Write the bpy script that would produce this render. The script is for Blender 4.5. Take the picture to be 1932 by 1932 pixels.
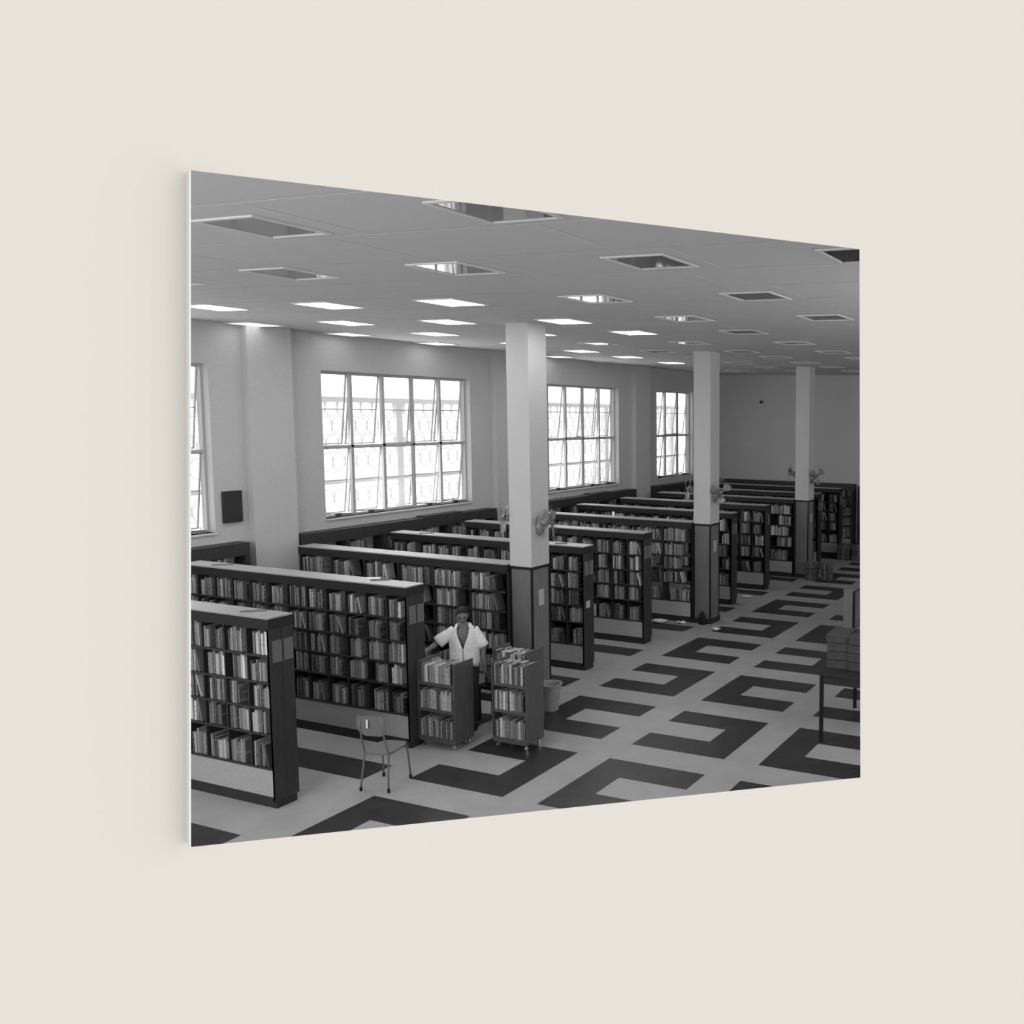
import bpy, bmesh, math, random
from mathutils import Vector, Matrix
for o in list(bpy.data.objects): bpy.data.objects.remove(o)
scn = bpy.context.scene
C = scn.collection
PI = math.pi
# ------------------------------------------------------------------ camera
cam = bpy.data.cameras.new('camera'); co = bpy.data.objects.new('camera', cam); C.objects.link(co)
cam.sensor_width = 36; cam.lens = 1596.67/1932*36
cam.shift_x = (966-1600.27)/1932; cam.shift_y = (919.04-966)/1932
cam.clip_start = 0.05; cam.clip_end = 200
R_ = Vector((0.9436828835695813, 0.3305233708052491, 0.014728089127107413))
U_ = Vector((-0.041983404201019654, 0.0754741233500156, 0.9962635446889746))
F_ = Vector((-0.32817679538549643, 0.9407751899662758, -0.08510013463222926))
co.matrix_world = Matrix(((R_.x, U_.x, -F_.x, 0), (R_.y, U_.y, -F_.y, 0), (R_.z, U_.z, -F_.z, 4.4), (0, 0, 0, 1)))
scn.camera = co
CAM = Vector((0, 0, 4.4))
# ------------------------------------------------------------------ sky, window and fill lamps, exposure
w = bpy.data.worlds.new('sky'); scn.world = w; w.use_nodes = True
w.node_tree.nodes['Background'].inputs[0].default_value = (1, 1, 1, 1)
w.node_tree.nodes['Background'].inputs[1].default_value = 1.7
scn.view_settings.view_transform = 'Standard'; scn.view_settings.look = 'None'
scn.view_settings.exposure = 0; scn.view_settings.gamma = 1; scn.view_settings.use_curve_mapping = False

def daylight_fill(name, loc, target, sx, sy, power):
    l = bpy.data.lights.new(name, 'AREA'); l.shape = 'RECTANGLE'; l.size = sx; l.size_y = sy; l.energy = power
    o = bpy.data.objects.new(name, l); C.objects.link(o); o.location = loc
    o.rotation_euler = (Vector(target)-Vector(loc)).to_track_quat('-Z', 'Z').to_euler(); return o
# fill lamps added at unseen openings of the near, right and oblique walls
daylight_fill('daylight_fill', (-8.3, -0.85, 3.9), (-8.3, 10, 3.3), 8.4, 2.4, 290)
daylight_fill('daylight_fill', (2.55, 18, 3.9), (-10, 18, 3.0), 11, 2.4, 190)
daylight_fill('daylight_fill', (1.0, 8.6, 3.9), (-8.1, 12.8, 2.6), 4.6, 2.4, 165)
daylight_fill('daylight_fill', (-13.78, 12.71, 3.75), (-5, 12.71, 2.4), 3.3, 2.5, 60)
daylight_fill('daylight_fill', (-13.78, 18.1, 3.75), (-5, 18.1, 2.4), 3.3, 2.5, 45)
daylight_fill('daylight_fill', (-13.78, 7.3, 3.75), (-5, 7.3, 2.4), 3.3, 2.5, 60)

# ------------------------------------------------------------------ helpers
def mat(name, v, rough=.6, spec=.3, metal=0, noise=0, nscale=6, stretch=(1, 1, 1), emit=0, alpha=None, bump=0):
    m = bpy.data.materials.new(name); m.use_nodes = True; nt = m.node_tree; b = nt.nodes['Principled BSDF']
    c = v if isinstance(v, tuple) else (v, v, v)
    b.inputs['Base Color'].default_value = (*c, 1); b.inputs['Roughness'].default_value = rough
    b.inputs['Specular IOR Level'].default_value = spec; b.inputs['Metallic'].default_value = metal
    if noise or bump:
        tc = nt.nodes.new('ShaderNodeTexCoord'); mp = nt.nodes.new('ShaderNodeMapping'); nz = nt.nodes.new('ShaderNodeTexNoise')
        mp.inputs['Scale'].default_value = stretch; nz.inputs['Scale'].default_value = nscale; nz.inputs['Detail'].default_value = 5
        nt.links.new(tc.outputs['Object'], mp.inputs[0]); nt.links.new(mp.outputs[0], nz.inputs[0])
        if noise:
            rp = nt.nodes.new('ShaderNodeValToRGB'); lo, hi = [tuple(max(0, x*(1+s*noise)) for x in c) for s in (-1, 1)]
            rp.color_ramp.elements[0].position = .3; rp.color_ramp.elements[1].position = .7
            rp.color_ramp.elements[0].color = (*lo, 1); rp.color_ramp.elements[1].color = (*hi, 1)
            nt.links.new(nz.outputs[0], rp.inputs[0]); nt.links.new(rp.outputs[0], b.inputs['Base Color'])
        if bump:
            bp = nt.nodes.new('ShaderNodeBump'); bp.inputs['Strength'].default_value = bump
            nt.links.new(nz.outputs[0], bp.inputs['Height']); nt.links.new(bp.outputs[0], b.inputs['Normal'])
    if emit:
        b.inputs['Emission Color'].default_value = (1, 1, 1, 1); b.inputs['Emission Strength'].default_value = emit
    return m

M = {}
M['beige'] = mat('beige_paint', (.4735, .448, .4165), .95, 0)
M['white_edge'] = mat('white_edge', (.50, .495, .48), .9, 0)
M['plaster'] = mat('plaster', .48, .9, .1, noise=.04, nscale=40)
M['plaster_in'] = mat('plaster_inner', .45, .9, .1)
M['ceil'] = mat('ceiling_board', .54, .85, .15)
M['floor_l'] = mat('floor_light_tile', .36, .38, .4, noise=.07, nscale=3)
M['floor_d'] = mat('floor_dark_tile', .032, .35, .45, noise=.25, nscale=5)
M['wood'] = mat('dark_wood', .032, .5, .35, noise=.18, nscale=8, stretch=(6, 6, .6))
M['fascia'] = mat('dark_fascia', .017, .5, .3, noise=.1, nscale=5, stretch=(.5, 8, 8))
M['wood_top_lit'] = mat('lit_wood_top_board', .28, .45, .5, noise=.12, nscale=5, stretch=(.5, 12, 1))  # paler than the case wood: light from above and sheen put into the colour
M['wood_mid'] = mat('mid_wood', .085, .45, .4, noise=.22, nscale=9, stretch=(7, 7, .4))
M['clad'] = mat('veneer', .15, .5, .35, noise=.18, nscale=7, stretch=(9, 9, .35))
M['black'] = mat('black_trim', .008, .6, .3)
M['plinth'] = mat('dark_plinth', .028, .6, .3)
M['base'] = mat('pale_laminate', .37, .7, .25, noise=.05, nscale=30)
M['card'] = mat('grey_card', .15, .8, .1)
M['card_l'] = mat('pale_card', .42, .8, .1)
M['paper'] = mat('white_paper', .75, .9, .1)
M['page'] = mat('book_pages', .42, .9, .1, noise=.15, nscale=60, stretch=(1, .1, .1))
M['steel'] = mat('painted_steel', .42, .5, .4)
M['steel_d'] = mat('dark_steel', .06, .4, .5)
M['chrome'] = mat('chrome', .7, .2, .6, metal=1)
M['tube'] = mat('grey_tube', .14, .4, .5)
M['seat'] = mat('grey_ply', .17, .5, .4)
M['rubber'] = mat('rubber', .01, .8, .2)
M['skin'] = mat('skin', .20, .6, .3)
M['shirt'] = mat('white_cotton', .74, .95, .05, noise=.10, nscale=25)
M['hair'] = mat('dark_hair', .012, .6, .3, bump=.5, noise=.4, nscale=40)
M['trouser'] = mat('trousers', .05, .9, .1)
M['lip'] = mat('lips', .07, .6, .3)
M['lit'] = mat('lit_diffuser', .8, .6, .2, emit=15)
M['lit_dim'] = mat('lit_diffuser_dim', .8, .6, .2, emit=2.5)
M['mirror'] = mat('glossy_glass_panel', .10, .04, 1.0)
M['mirror'].node_tree.nodes['Principled BSDF'].inputs['IOR'].default_value = 2.6
M['frame_w'] = mat('white_frame', .6, .5, .3)
M['block'] = mat('pale_concrete', .92, .9, .1)
M['fan'] = mat('fan_enamel', .2, .25, .6)
M['wicker'] = mat('wicker', .30, .8, .2, noise=.35, nscale=60, bump=.6)
M['carton'] = mat('carton', .075, .8, .15, noise=.15, nscale=4)
M['cord'] = mat('string', .3, .8, .1)
def glass():
    m = bpy.data.materials.new('window_glass'); m.use_nodes = True; nt = m.node_tree; nt.nodes.clear()
    out = nt.nodes.new('ShaderNodeOutputMaterial'); mx = nt.nodes.new('ShaderNodeMixShader'); mx.inputs[0].default_value = .05
    t = nt.nodes.new('ShaderNodeBsdfTransparent'); g = nt.nodes.new('ShaderNodeBsdfGlossy'); g.inputs['Roughness'].default_value = .02
    nt.links.new(t.outputs[0], mx.inputs[1]); nt.links.new(g.outputs[0], mx.inputs[2]); nt.links.new(mx.outputs[0], out.inputs[0]); return m
M['glass'] = glass()
# book cloth tones, with a paler call-number patch low on the spine for some
TONES = [('black', .016), ('dark grey', .07), ('mid grey', .16), ('grey', .26), ('pale grey', .40), ('near white', .62)]
def book_mat(name, v, band):
    m = mat(name, v, .55, .3); nt = m.node_tree; b = nt.nodes['Principled BSDF']
    tc = nt.nodes.new('ShaderNodeTexCoord'); nz = nt.nodes.new('ShaderNodeTexNoise'); mp = nt.nodes.new('ShaderNodeMapping')
    mp.inputs['Scale'].default_value = (60, 8, 22) if band else (30, 10, 9); nt.links.new(tc.outputs['Object'], mp.inputs[0]); nt.links.new(mp.outputs[0], nz.inputs[0])
    nz.inputs['Scale'].default_value = 1; nz.inputs['Detail'].default_value = 2
    rp = nt.nodes.new('ShaderNodeValToRGB'); rp.color_ramp.elements[0].position = .50; rp.color_ramp.elements[1].position = .62 if band else .9
    hi = min(.6, v*1.7+.03) if v < .25 else v*.6
    rp.color_ramp.elements[0].color = (v, v, v, 1); rp.color_ramp.elements[1].color = (hi, hi, hi, 1)
    nt.links.new(nz.outputs[0], rp.inputs[0]); nt.links.new(rp.outputs[0], b.inputs['Base Color']); return m
BM = [(book_mat('cloth_plain_%d' % i, v, False), book_mat('cloth_titled_%d' % i, v, True)) for i, (n, v) in enumerate(TONES)]

class MB:
    def __init__(s): s.v = []; s.f = []; s.m = []
    def box(s, x0, x1, y0, y1, z0, z1, mi=0, top=None, M4=None):
        n = len(s.v)
        p = [(x, y, z) for z in (z0, z1) for y in (y0, y1) for x in (x0, x1)]
        if M4 is not None: p = [tuple(M4 @ Vector(q)) for q in p]
        s.v += p
        for k, q in enumerate([(0, 2, 3, 1), (4, 5, 7, 6), (0, 1, 5, 4), (2, 6, 7, 3), (0, 4, 6, 2), (1, 3, 7, 5)]):
            s.f.append([n+i for i in q]); s.m.append(top if (top is not None and k == 1) else mi)
        return s
    def quad(s, p, mi=0):
        n = len(s.v); s.v += [tuple(q) for q in p]; s.f.append(list(range(n, n+len(p)))); s.m.append(mi); return s
    def tube(s, pts, r, n=8, mi=0, caps=True, closed=False):
        pts = [Vector(p) for p in pts]; rr = r if isinstance(r, (list, tuple)) else [r]*len(pts); b = len(s.v); N = len(pts)
        for i, p in enumerate(pts):
            if closed: t = pts[(i+1) % N]-pts[i-1]
            else: t = pts[min(i+1, N-1)]-pts[max(i-1, 0)]
            t.normalize(); a = t.cross(Vector((0, 0, 1)))
            if a.length < .05: a = t.cross(Vector((0, 1, 0)))
            a.normalize(); c = t.cross(a)
            for k in range(n):
                an = 2*PI*k/n; s.v.append(tuple(p+(a*math.cos(an)+c*math.sin(an))*rr[i]))
        for i in range(N if closed else N-1):
            j = (i+1) % N
            for k in range(n): s.f.append([b+i*n+k, b+i*n+(k+1) % n, b+j*n+(k+1) % n, b+j*n+k]); s.m.append(mi)
        if caps and not closed:
            s.f.append([b+k for k in range(n)][::-1]); s.m.append(mi); s.f.append([b+(N-1)*n+k for k in range(n)]); s.m.append(mi)
        return s
    def rings(s, rings, mi=0, caps=(True, True), open_=False):
        b = len(s.v); n = len(rings[0])
        for r in rings: s.v += [tuple(p) for p in r]
        for i in range(len(rings)-1):
            for k in range(n-1 if open_ else n):
                s.f.append([b+i*n+k, b+i*n+(k+1) % n, b+(i+1)*n+(k+1) % n, b+(i+1)*n+k]); s.m.append(mi)
        if caps[0]: s.f.append([b+k for k in range(n)][::-1]); s.m.append(mi)
        if caps[1]: s.f.append([b+(len(rings)-1)*n+k for k in range(n)]); s.m.append(mi)
        return s
    def build(s, name, mats, parent=None, smooth=False, loc=None, bevel=0, fix=False):
        me = bpy.data.meshes.new(name); me.from_pydata(s.v, [], s.f)
        if not isinstance(mats, (list, tuple)): mats = [mats]
        for m in mats: me.materials.append(m)
        me.polygons.foreach_set('material_index', s.m)
        if smooth: me.polygons.foreach_set('use_smooth', [True]*len(s.f))
        me.update()
        if fix:
            bm = bmesh.new(); bm.from_mesh(me); bmesh.ops.recalc_face_normals(bm, faces=bm.faces); bm.to_mesh(me); bm.free()
        o = bpy.data.objects.new(name, me); C.objects.link(o)
        if parent: o.parent = parent
        if loc: o.location = loc
        if bevel:
            md = o.modifiers.new('bevel', 'BEVEL'); md.width = bevel; md.segments = 1; md.limit_method = 'ANGLE'
        return o
def tag(o, label=None, cat=None, group=None, kind=None):
    if label: o['label'] = label
    if cat: o['category'] = cat
    if group: o['group'] = group
    if kind: o['kind'] = kind
    return o
def thing(name, label, cat, loc=(0, 0, 0), rz=0, group=None):
    o = bpy.data.objects.new(name, None); C.objects.link(o); o.location = loc; o.rotation_euler = (0, 0, rz); o.empty_display_size = .1
    return tag(o, label, cat, group)
def struct(o, label=None): return tag(o, label, kind='structure')
def rbox(x0, x1, y0, y1, z0, z1): return MB().box(x0, x1, y0, y1, z0, z1)
ORD = ['zeroth', 'first', 'second', 'third', 'fourth', 'fifth', 'sixth', 'seventh', 'eighth', 'ninth', 'tenth', '11th', '12th']

# ------------------------------------------------------------------ dimensions (metres)
WX, FY, RX, NY = -13.59, 25.59, 2.7, -0.9       # left wall, far wall, right wall, near wall
def HC(x): return 5.618+.006*(-3.8-x)             # ceiling, rising very slightly to the window wall
E_, BY, DY, BW, HB = -8.803, 6.381, 1.805, .275, 2.131
PX, PS, PY, PSP = -8.791, .389, 10.051, 5.415

# ------------------------------------------------------------------ floor
def wall_x(y): return -2.12-.05+.42*(y-1.364)/.9075      # the oblique wall's line on the plan
fl = MB(); RY = 1.364+(RX+.05+2.12)*.9075/.42
plan = [(WX-.28, NY), (wall_x(NY), NY), (RX, RY), (RX, FY), (WX-.28, FY)]
fl.quad([(x, y, 0) for x, y in plan]); fl.quad([(x, y, -.15) for x, y in plan[::-1]])
tD, cD = .449, 1.367
for m in range(-3, 11):                         # straight dark bars in the aisles between the bookcases
    y0 = 5.42+1.858*m; fl.quad([(WX+.3, y0, .0012), (-8.6, y0, .0012), (-8.6, y0+.435, .0012), (WX+.3, y0+.435, .0012)], 1)
for c in range(0, 6):
    x0 = -8.105+1.8477*c; x1 = x0+cD
    for m in range(-4, 11):
        y0 = 5.648+1.858*m; y1 = y0+cD
        if x1 > min(RX, wall_x(y0)) or x0 < WX: continue
        z = .0012
        rR = (m+c) % 2 == 0
        bx = (x0, x0+tD) if rR else (x1-tD, x1); ax = (x0+tD, x1) if rR else (x0, x1-tD)
        fl.quad([(bx[0], y0, z), (bx[1], y0, z), (bx[1], y1, z), (bx[0], y1, z)], 1)
        for (a, b) in ((y0, y0+tD), (y1-tD, y1)): fl.quad([(ax[0], a, z), (ax[1], a, z), (ax[1], b, z), (ax[0], b, z)], 1)
struct(fl.build('floor', [M['floor_l'], M['floor_d']]), 'pale tiled floor inlaid with dark C-shaped key pattern')

# ------------------------------------------------------------------ ceiling with hairline board joints
ce = MB()
a, b_ = HC(WX-.3), HC(RX)
ce.quad([(x, y, HC(x)) for x, y in plan[::-1]]); ce.quad([(x, y, HC(x)+.25) for x, y in plan])
ys = [NY+.3+.945*i for i in range(28)]
ys = [3.72+.93*i for i in range(-4, 24)]
for j, y in enumerate(ys):
    xr_ = min(RX, wall_x(y))
    ce.quad([(WX, y, HC(WX)-.002), (WX, y+.013, HC(WX)-.002), (xr_, y+.013, HC(xr_)-.002), (xr_, y, HC(xr_)-.002)], 1)
    for i in range(-1, 10):
        x = -5.2-1.84*i + (0.93 if j % 2 else 0)
        x = -5.25+1.84*(i-5)-(.43 if j % 2 else 0)
        if WX < x < xr_: ce.quad([(x, y, HC(x)-.002), (x, y+.93, HC(x)-.002), (x+.011, y+.93, HC(x)-.002), (x+.011, y, HC(x)-.002)], 1)
struct(ce.build('ceiling', [M['ceil'], mat('joint_filler', .8, .9, .1)]), 'pale board ceiling with hairline joints')

# ------------------------------------------------------------------ walls
WT, WB = 5.04, 2.43                               # window head and sill
WINS = [(5.65, 9.09, 5), (10.98, 14.43, 5), (16.39, 19.83, 5), (21.74, 23.86, 3)]
wl = MB(); y = NY
for (a, b, n) in WINS:
    wl.box(WX-.28, WX, y, a, 0, 6); wl.box(WX-.28, WX, a, b, 0, WB); wl.box(WX-.28, WX, a, b, WT, 6); y = b
wl.box(WX-.28, WX, y, FY+.3, 0, 6)
struct(wl.build('wall_left', M['plaster']), 'pale plaster wall with four large steel windows')
for k in range(3):
    y0 = 9.6+PSP*k
    struct(rbox(WX, WX+.15, y0, y0+.74, 0, HC(WX)).build('trim_%d' % (k+1), M['plaster']), 'shallow plaster pilaster between windows')
struct(rbox(WX-.28, RX+.3, FY, FY+.3, 0, 6).build('wall_back', M['plaster']), 'plain grey far wall')
wr = MB(); wr.box(RX, RX+.3, RY, 12.2, 0, 6); wr.box(RX, RX+.3, 12.2, 24.1, 0, 2.6); wr.box(RX, RX+.3, 12.2, 24.1, 5.2, 6); wr.box(RX, RX+.3, 24.1, FY, 0, 6)
struct(wr.build('wall_right', M['plaster_in']))
wn = MB(); wn.box(WX-.28, -12.6, NY-.3, NY, 0, 6); wn.box(-12.6, -4.0, NY-.3, NY, 0, 2.6); wn.box(-12.6, -4.0, NY-.3, NY, 5.2, 6); wn.box(-4.0, -3.3, NY-.3, NY, 0, 6)
struct(wn.build('wall_near', M['plaster_in']))

# the beige wall between the viewer and the hall, with the splayed four-sided opening one looks through
sdir = Vector((.42, .9075, 0)).normalized(); ndir = Vector((-sdir.y, sdir.x, 0))
P0 = Vector((-2.12, 1.364, 0))
tk = .10
S0, S1, Z0, Z1 = -2.9, 4.6, -3.2, 11
def wp(s, z, n): p = P0+sdir*s+ndir*n; return (p.x, p.y, z)
fw = MB(); out = [(S0, Z0), (S1, Z0), (S1, Z1), (S0, Z1)]
HL = 0
RIM = [(-0.03666, 3.33659), (2.33843, 2.78211), (2.27916, 5.09357), (0.02926, 4.94043)]      # opening corners: metres along the wall, height
def grow(q, l, r, t, b): return [(q[0][0]-l, q[0][1]-b), (q[1][0]+r, q[1][1]-b), (q[2][0]+r, q[2][1]+t), (q[3][0]-l, q[3][1]+t)]
loops = [(out, 0), (RIM, 0), (grow(RIM, 0, .17, .125, .125), tk), (out, tk)]
for li in range(3):
    (a, na), (b, nb) = loops[li], loops[li+1]
    for i in range(4):
        j = (i+1) % 4; fw.quad([wp(*a[i], na), wp(*a[j], na), wp(*b[j], nb), wp(*b[i], nb)], 0 if li < 1 else 1)
for i in range(4):
    j = (i+1) % 4; fw.quad([wp(*out[j], 0), wp(*out[i], 0), wp(*out[i], tk), wp(*out[j], tk)], 0)
struct(fw.build('wall_front', [M['beige'], M['plaster_in']]), 'smooth warm beige wall around the view into the hall')
wo = MB()
for (a, b, z0, z1) in ((4.6, 5.3, 0, 6), (5.3, 10.0, 0, 2.6), (5.3, 10.0, 5.2, 6), (10.0, 11.9, 0, 6)):
    wo.rings([[wp(a, z0, 0), wp(b, z0, 0), wp(b, z0, tk), wp(a, z0, tk)], [wp(a, z1, 0), wp(b, z1, 0), wp(b, z1, tk), wp(a, z1, tk)]])
struct(wo.build('wall_side', M['plaster_in'], fix=True))
DL = .038
(sb, zb), (st_, zt) = (-0.03791, 3.35175), (0.02672, 4.93264)
lp = MB(); lp.rings([[wp(s_-.004, z, -DL), wp(s_, z, -DL), wp(s_, z, 0), wp(s_-.004, z, 0)] for s_, z in ((sb, zb), (st_, zt))])
struct(lp.build('trim_4', M['white_edge'], fix=True), 'thin white edge strip standing on the beige wall')

# ------------------------------------------------------------------ windows
XP = WX-.16
def window(idx, ya, yb, n):
    root = bpy.data.objects.new('window_%d' % idx, None); C.objects.link(root); root.location = (XP, ya, WB); struct(root, 'large steel casement window, panes propped open')
    Wd = yb-ya; Hh = WT-WB
    fr = MB(); t = .035
    fr.box(-.03, .03, 0, t, 0, Hh).box(-.03, .03, Wd-t, Wd, 0, Hh).box(-.03, .03, t, Wd-t, 0, t).box(-.03, .03, t, Wd-t, Hh-t, Hh)
    fr.build('window_frame', M['steel'], root)
    rbox(0, .19, 0, Wd, -.03, .0).build('window_sill', M['frame_w'], root)
    zm = (Hh)*.485
    rbox(-.03, .03, t, Wd-t, zm-.022, zm+.022).build('transom', M['steel'], root)
    cw = Wd/n
    for i in range(1, n): rbox(-.03, .03, cw*i-.028, cw*i+.028, t, Hh-t).build('mullion', M['steel'], root)
    for i in range(n):
        y0, y1 = cw*i+.03, cw*(i+1)-.03
        for (z0, z1) in ((.035, zm-.022), (zm+.022, Hh-.035)):
            hh = z1-z0; fixed = (i == 2 and n == 5) or (n == 3 and i == 1)
            s = MB(); q = .014
            for bx in ((y0, y0+q*1.3, -hh, 0), (y1-q*1.3, y1, -hh, 0), (y0, y1, -q*1.3, 0), (y0, y1, -hh, -hh+q*1.3), (y0, y1, -hh/2-.008, -hh/2+.008)):
                s.box(-.012, .012, bx[0], bx[1], bx[2], bx[3])
            o = s.build('sash', M['steel'], root, loc=(-.035 if not fixed else 0, 0, z1))
            o.rotation_euler = (0, 0 if fixed else math.radians(7), 0)
            g = rbox(-.002, .002, y0+.012, y1-.012, -hh+.012, -.012).build('pane', M['glass'], o)
            if not fixed and z0 < .1:
                st = MB().tube([(-.10, y0+.05, .05), (.05, (y0+y1)/2, .055), (.06, y1-.05, .03)], .009, 6)
                st.box(.0, .06, (y0+y1)/2-.05, (y0+y1)/2+.05, .0, .05)
                st.build('window_stay', M['steel_d'], root)
    return root
for i, (a, b, n) in enumerate(WINS): window(i+1, a, b, n)

# perforated block screen standing outside the windows
bs = MB(); XS = -14.75
cwid, chei = .26, .36
for i in range(75):
    for j in range(10):
        cy = 5.2+i*cwid+(.13 if j % 2 else 0); cz = 1.95+j*chei*.97
        if cz > 4.4 or abs(cz-2.96) < .15: continue
        ri = []
        for k in range(12):
            an = 2*PI*k/12; dy, dz = math.cos(an), math.sin(an)
            wv = 1+.0*k
            ri.append([(XS+a, cy+dy*r1, cz+dz*r2) for a, r1, r2 in ((-.025, .132, .183), (.025, .132, .183), (.025, .122, .173), (-.025, .122, .173))])
        n0 = len(bs.v)
        for r in ri: bs.v += r
        for k in range(12):
            k2 = (k+1) % 12
            for a in range(4): bs.f.append([n0+k*4+a, n0+k*4+(a+1) % 4, n0+k2*4+(a+1) % 4, n0+k2*4+a]); bs.m.append(0)
bs.box(XS-.05, XS+.05, 4.9, 24.9, 4.50, 4.60).box(XS-.05, XS+.05, 4.9, 24.9, 2.92, 3.0).box(XS-.08, XS+.08, 4.9, 24.9, 0, 1.8)
for k in range(6): bs.box(XS-.044, XS+.044, 6.2+k*3.61+.15, 6.2+k*3.61+.3, 1.8, 4.5)
tag(bs.build('breeze_block_screen', M['block'], fix=True), 'pale perforated block screen outside the windows', 'screen wall')

# ------------------------------------------------------------------ ceiling light panels
LIT = [(-11.39, 7.74), (-9.55, 7.86), (-7.69, 7.91), (-7.67, 9.93), (-7.64, 11.58), (-11.30, 15.18), (-13.20, 16.82), (-11.36, 16.95), (-11.48, 19.08),
       (-13.18, 9.56), (-11.33, 9.61), (-13.16, 11.21), (-9.52, 9.73), (-11.38, 11.34), (-13.15, 13.15), (-11.3, 13.3), (-9.55, 11.55), (-11.3, 5.9), (-11.3, 4.0), (-9.5, 4.0), (-11.3, 2.1), (-9.5, 2.1), (-7.6, 2.1), (-7.6, 4.0)]  # closing entries, nearer than the visible rows: unseen lit panels added for fill
DARK = [(-9.5, 5.9), (-5.78, 4.28), (-7.60, 5.87), (-3.80, 4.28), (-5.76, 5.99), (-3.85, 6.08), (-5.75, 7.98), (-3.88, 8.12), (-5.76, 9.92), (-9.65, 13.48), (-9.59, 15.43),
        (-3.86, 10.10), (-5.80, 11.72), (-5.80, 13.71), (-7.75, 15.58), (-7.72, 17.18), (-5.85, 15.77), (-2.06, 6.18), (-7.75, 13.5), (-9.6, 17.25), (-9.65, 19.2),
        (-7.8, 19.1), (-13.25, 18.86), (-5.9, 17.6), (-7.8, 21.0), (-9.7, 21.1), (-11.5, 21.0), (-11.5, 22.9), (-9.7, 23.0), (-7.9, 22.9)]
colname = ['first column from the window wall', 'second column from the window wall', 'third column from the window wall', 'fourth column from the window wall', 'fifth column from the window wall', 'sixth column from the window wall', 'seventh column from the window wall']
cols = {}
for (x, y) in LIT+DARK:
    ci = min(range(7), key=lambda i: abs([-13.2, -11.35, -9.6, -7.7, -5.8, -3.85, -2.06][i]-x)); cols.setdefault(ci, []).append((y, x, (x, y) in LIT))
for ci, l in cols.items():
    for n, (y, x, lit) in enumerate(sorted(l)):
        t = thing('ceiling_light', '%s ceiling panel, %s from the front in the %s' % ('lit' if lit else 'dark glassy', ORD[n+1], colname[ci]), 'ceiling light', (x, y, HC(x)), 0, 'square panels let into the ceiling')
        h = .285; f = MB(); fw_ = .028
        f.box(-h, h, -h, -h+fw_, -.013, 0).box(-h, h, h-fw_, h, -.013, 0).box(-h, -h+fw_, -h+fw_, h-fw_, -.013, 0).box(h-fw_, h, -h+fw_, h-fw_, -.013, 0)
        f.build('panel_frame', M['frame_w'], t)
        rbox(-h+fw_, h-fw_, -h+fw_, h-fw_, -.006, -.001).build('light_panel', (M['lit_dim'] if x < -12.5 else M['lit']) if lit else M['mirror'], t)

# ------------------------------------------------------------------ pillars
PN = ['nearest square pillar', 'second square pillar from the front', 'farthest square pillar']
for k in range(3):
    y0 = PY+PSP*k
    t = thing('pillar', 'pale %s with dark veneered lower half' % PN[k], 'pillar', (PX, y0, 0), 0, 'row of pillars along the bookcases')
    s = PS
    rbox(0, s, 0, s, 2.09, HC(PX)).build('shaft', mat('pillar_paint_%d' % k, .50, .9, .1, noise=.03, nscale=40), t)
    rbox(.004, s-.004, .004, s-.004, 0.1, 2.09).build('cladding', M['clad'], t)
    for (a, b) in ((0, 0), (1, 0), (0, 1), (1, 1)):
        x = -.004 if a == 0 else s-.022; yy = -.004 if b == 0 else s-.022
        rbox(x, x+.026, yy, yy+.026, .1, 2.06).build('corner_strip', M['black'], t)
    rbox(-.012, s+.012, -.012, s+.012, 2.06, 2.10).build('top_trim', M['black'], t)
    rbox(-.015, s+.015, -.015, s+.015, 0, .1).build('plinth', M['plinth'], t)
    tag(rbox(s+.001, s+.004, .135, .255, 1.5, 1.74).build('notice', M['card_l'], t), 'pale notice card')
    if k == 1: rbox(s+.001, s+.012, .09, .15, .29, .40).build('socket', M['card'], t)

# ------------------------------------------------------------------ books
rnd = random.Random(11)
BOOKS = []          # (matrix, thickness, depth, height, tone, titled, case key, shelf number, order)
def fill_shelf(x0, x1, yf, z, hmax, M4, key, row, dens=1.0, rg=rnd, tall=None):
    """stand books along local x from x0 to x1 with spines at local y=yf; M4 places the shelf"""
    x = x0+.004+rg.random()*.02; lim = x0+(x1-x0)*min(.985, dens*(.55+.38*rg.random())); base = rg.choice([.225, .24, .25, .26]) if not tall else tall
    start = x
    if rg.random() < .12: x = x1-(lim-x0)*.96; start = x; lim = x1-.004
    tonebias = rg.random(); first = True
    while True:
        th = rg.choice([.014, .02, .026, .03, .036, .042, .05]); h = min(hmax-.014, base+rg.uniform(-.04, .025)); d = rg.uniform(.16, .205)
        if x+th > lim: break
        r = rg.random()*.75+tonebias*.25
        tone = 0 if r < .1 else 1 if r < .30 else 2 if r < .52 else 3 if r < .70 else 4 if r < .87 else 5
        mm = M4 @ Matrix.Translation((x+th/2, yf+rg.uniform(0, .02), z)) @ Matrix.Rotation(rg.uniform(-.012, .012), 4, 'Y')
        BOOKS.append((mm, th, d, h, tone, rg.random() < .5, key, row)); x += th+rg.uniform(.001, .003)
    if x1-x > .12 and rg.random() < .55:                        # one leaning against the block
        th, h, d = .024, base-.01, .16; ang = -rg.uniform(.18, .34)
        mm = M4 @ Matrix.Translation((x+math.sin(-ang)*h+.014, yf, z+.003)) @ Matrix.Rotation(ang, 4, 'Y')
        if x+math.sin(-ang)*h+.05 < x1: BOOKS.append((mm, th, d, h, rg.randrange(1, 6), False, key, row))

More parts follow.
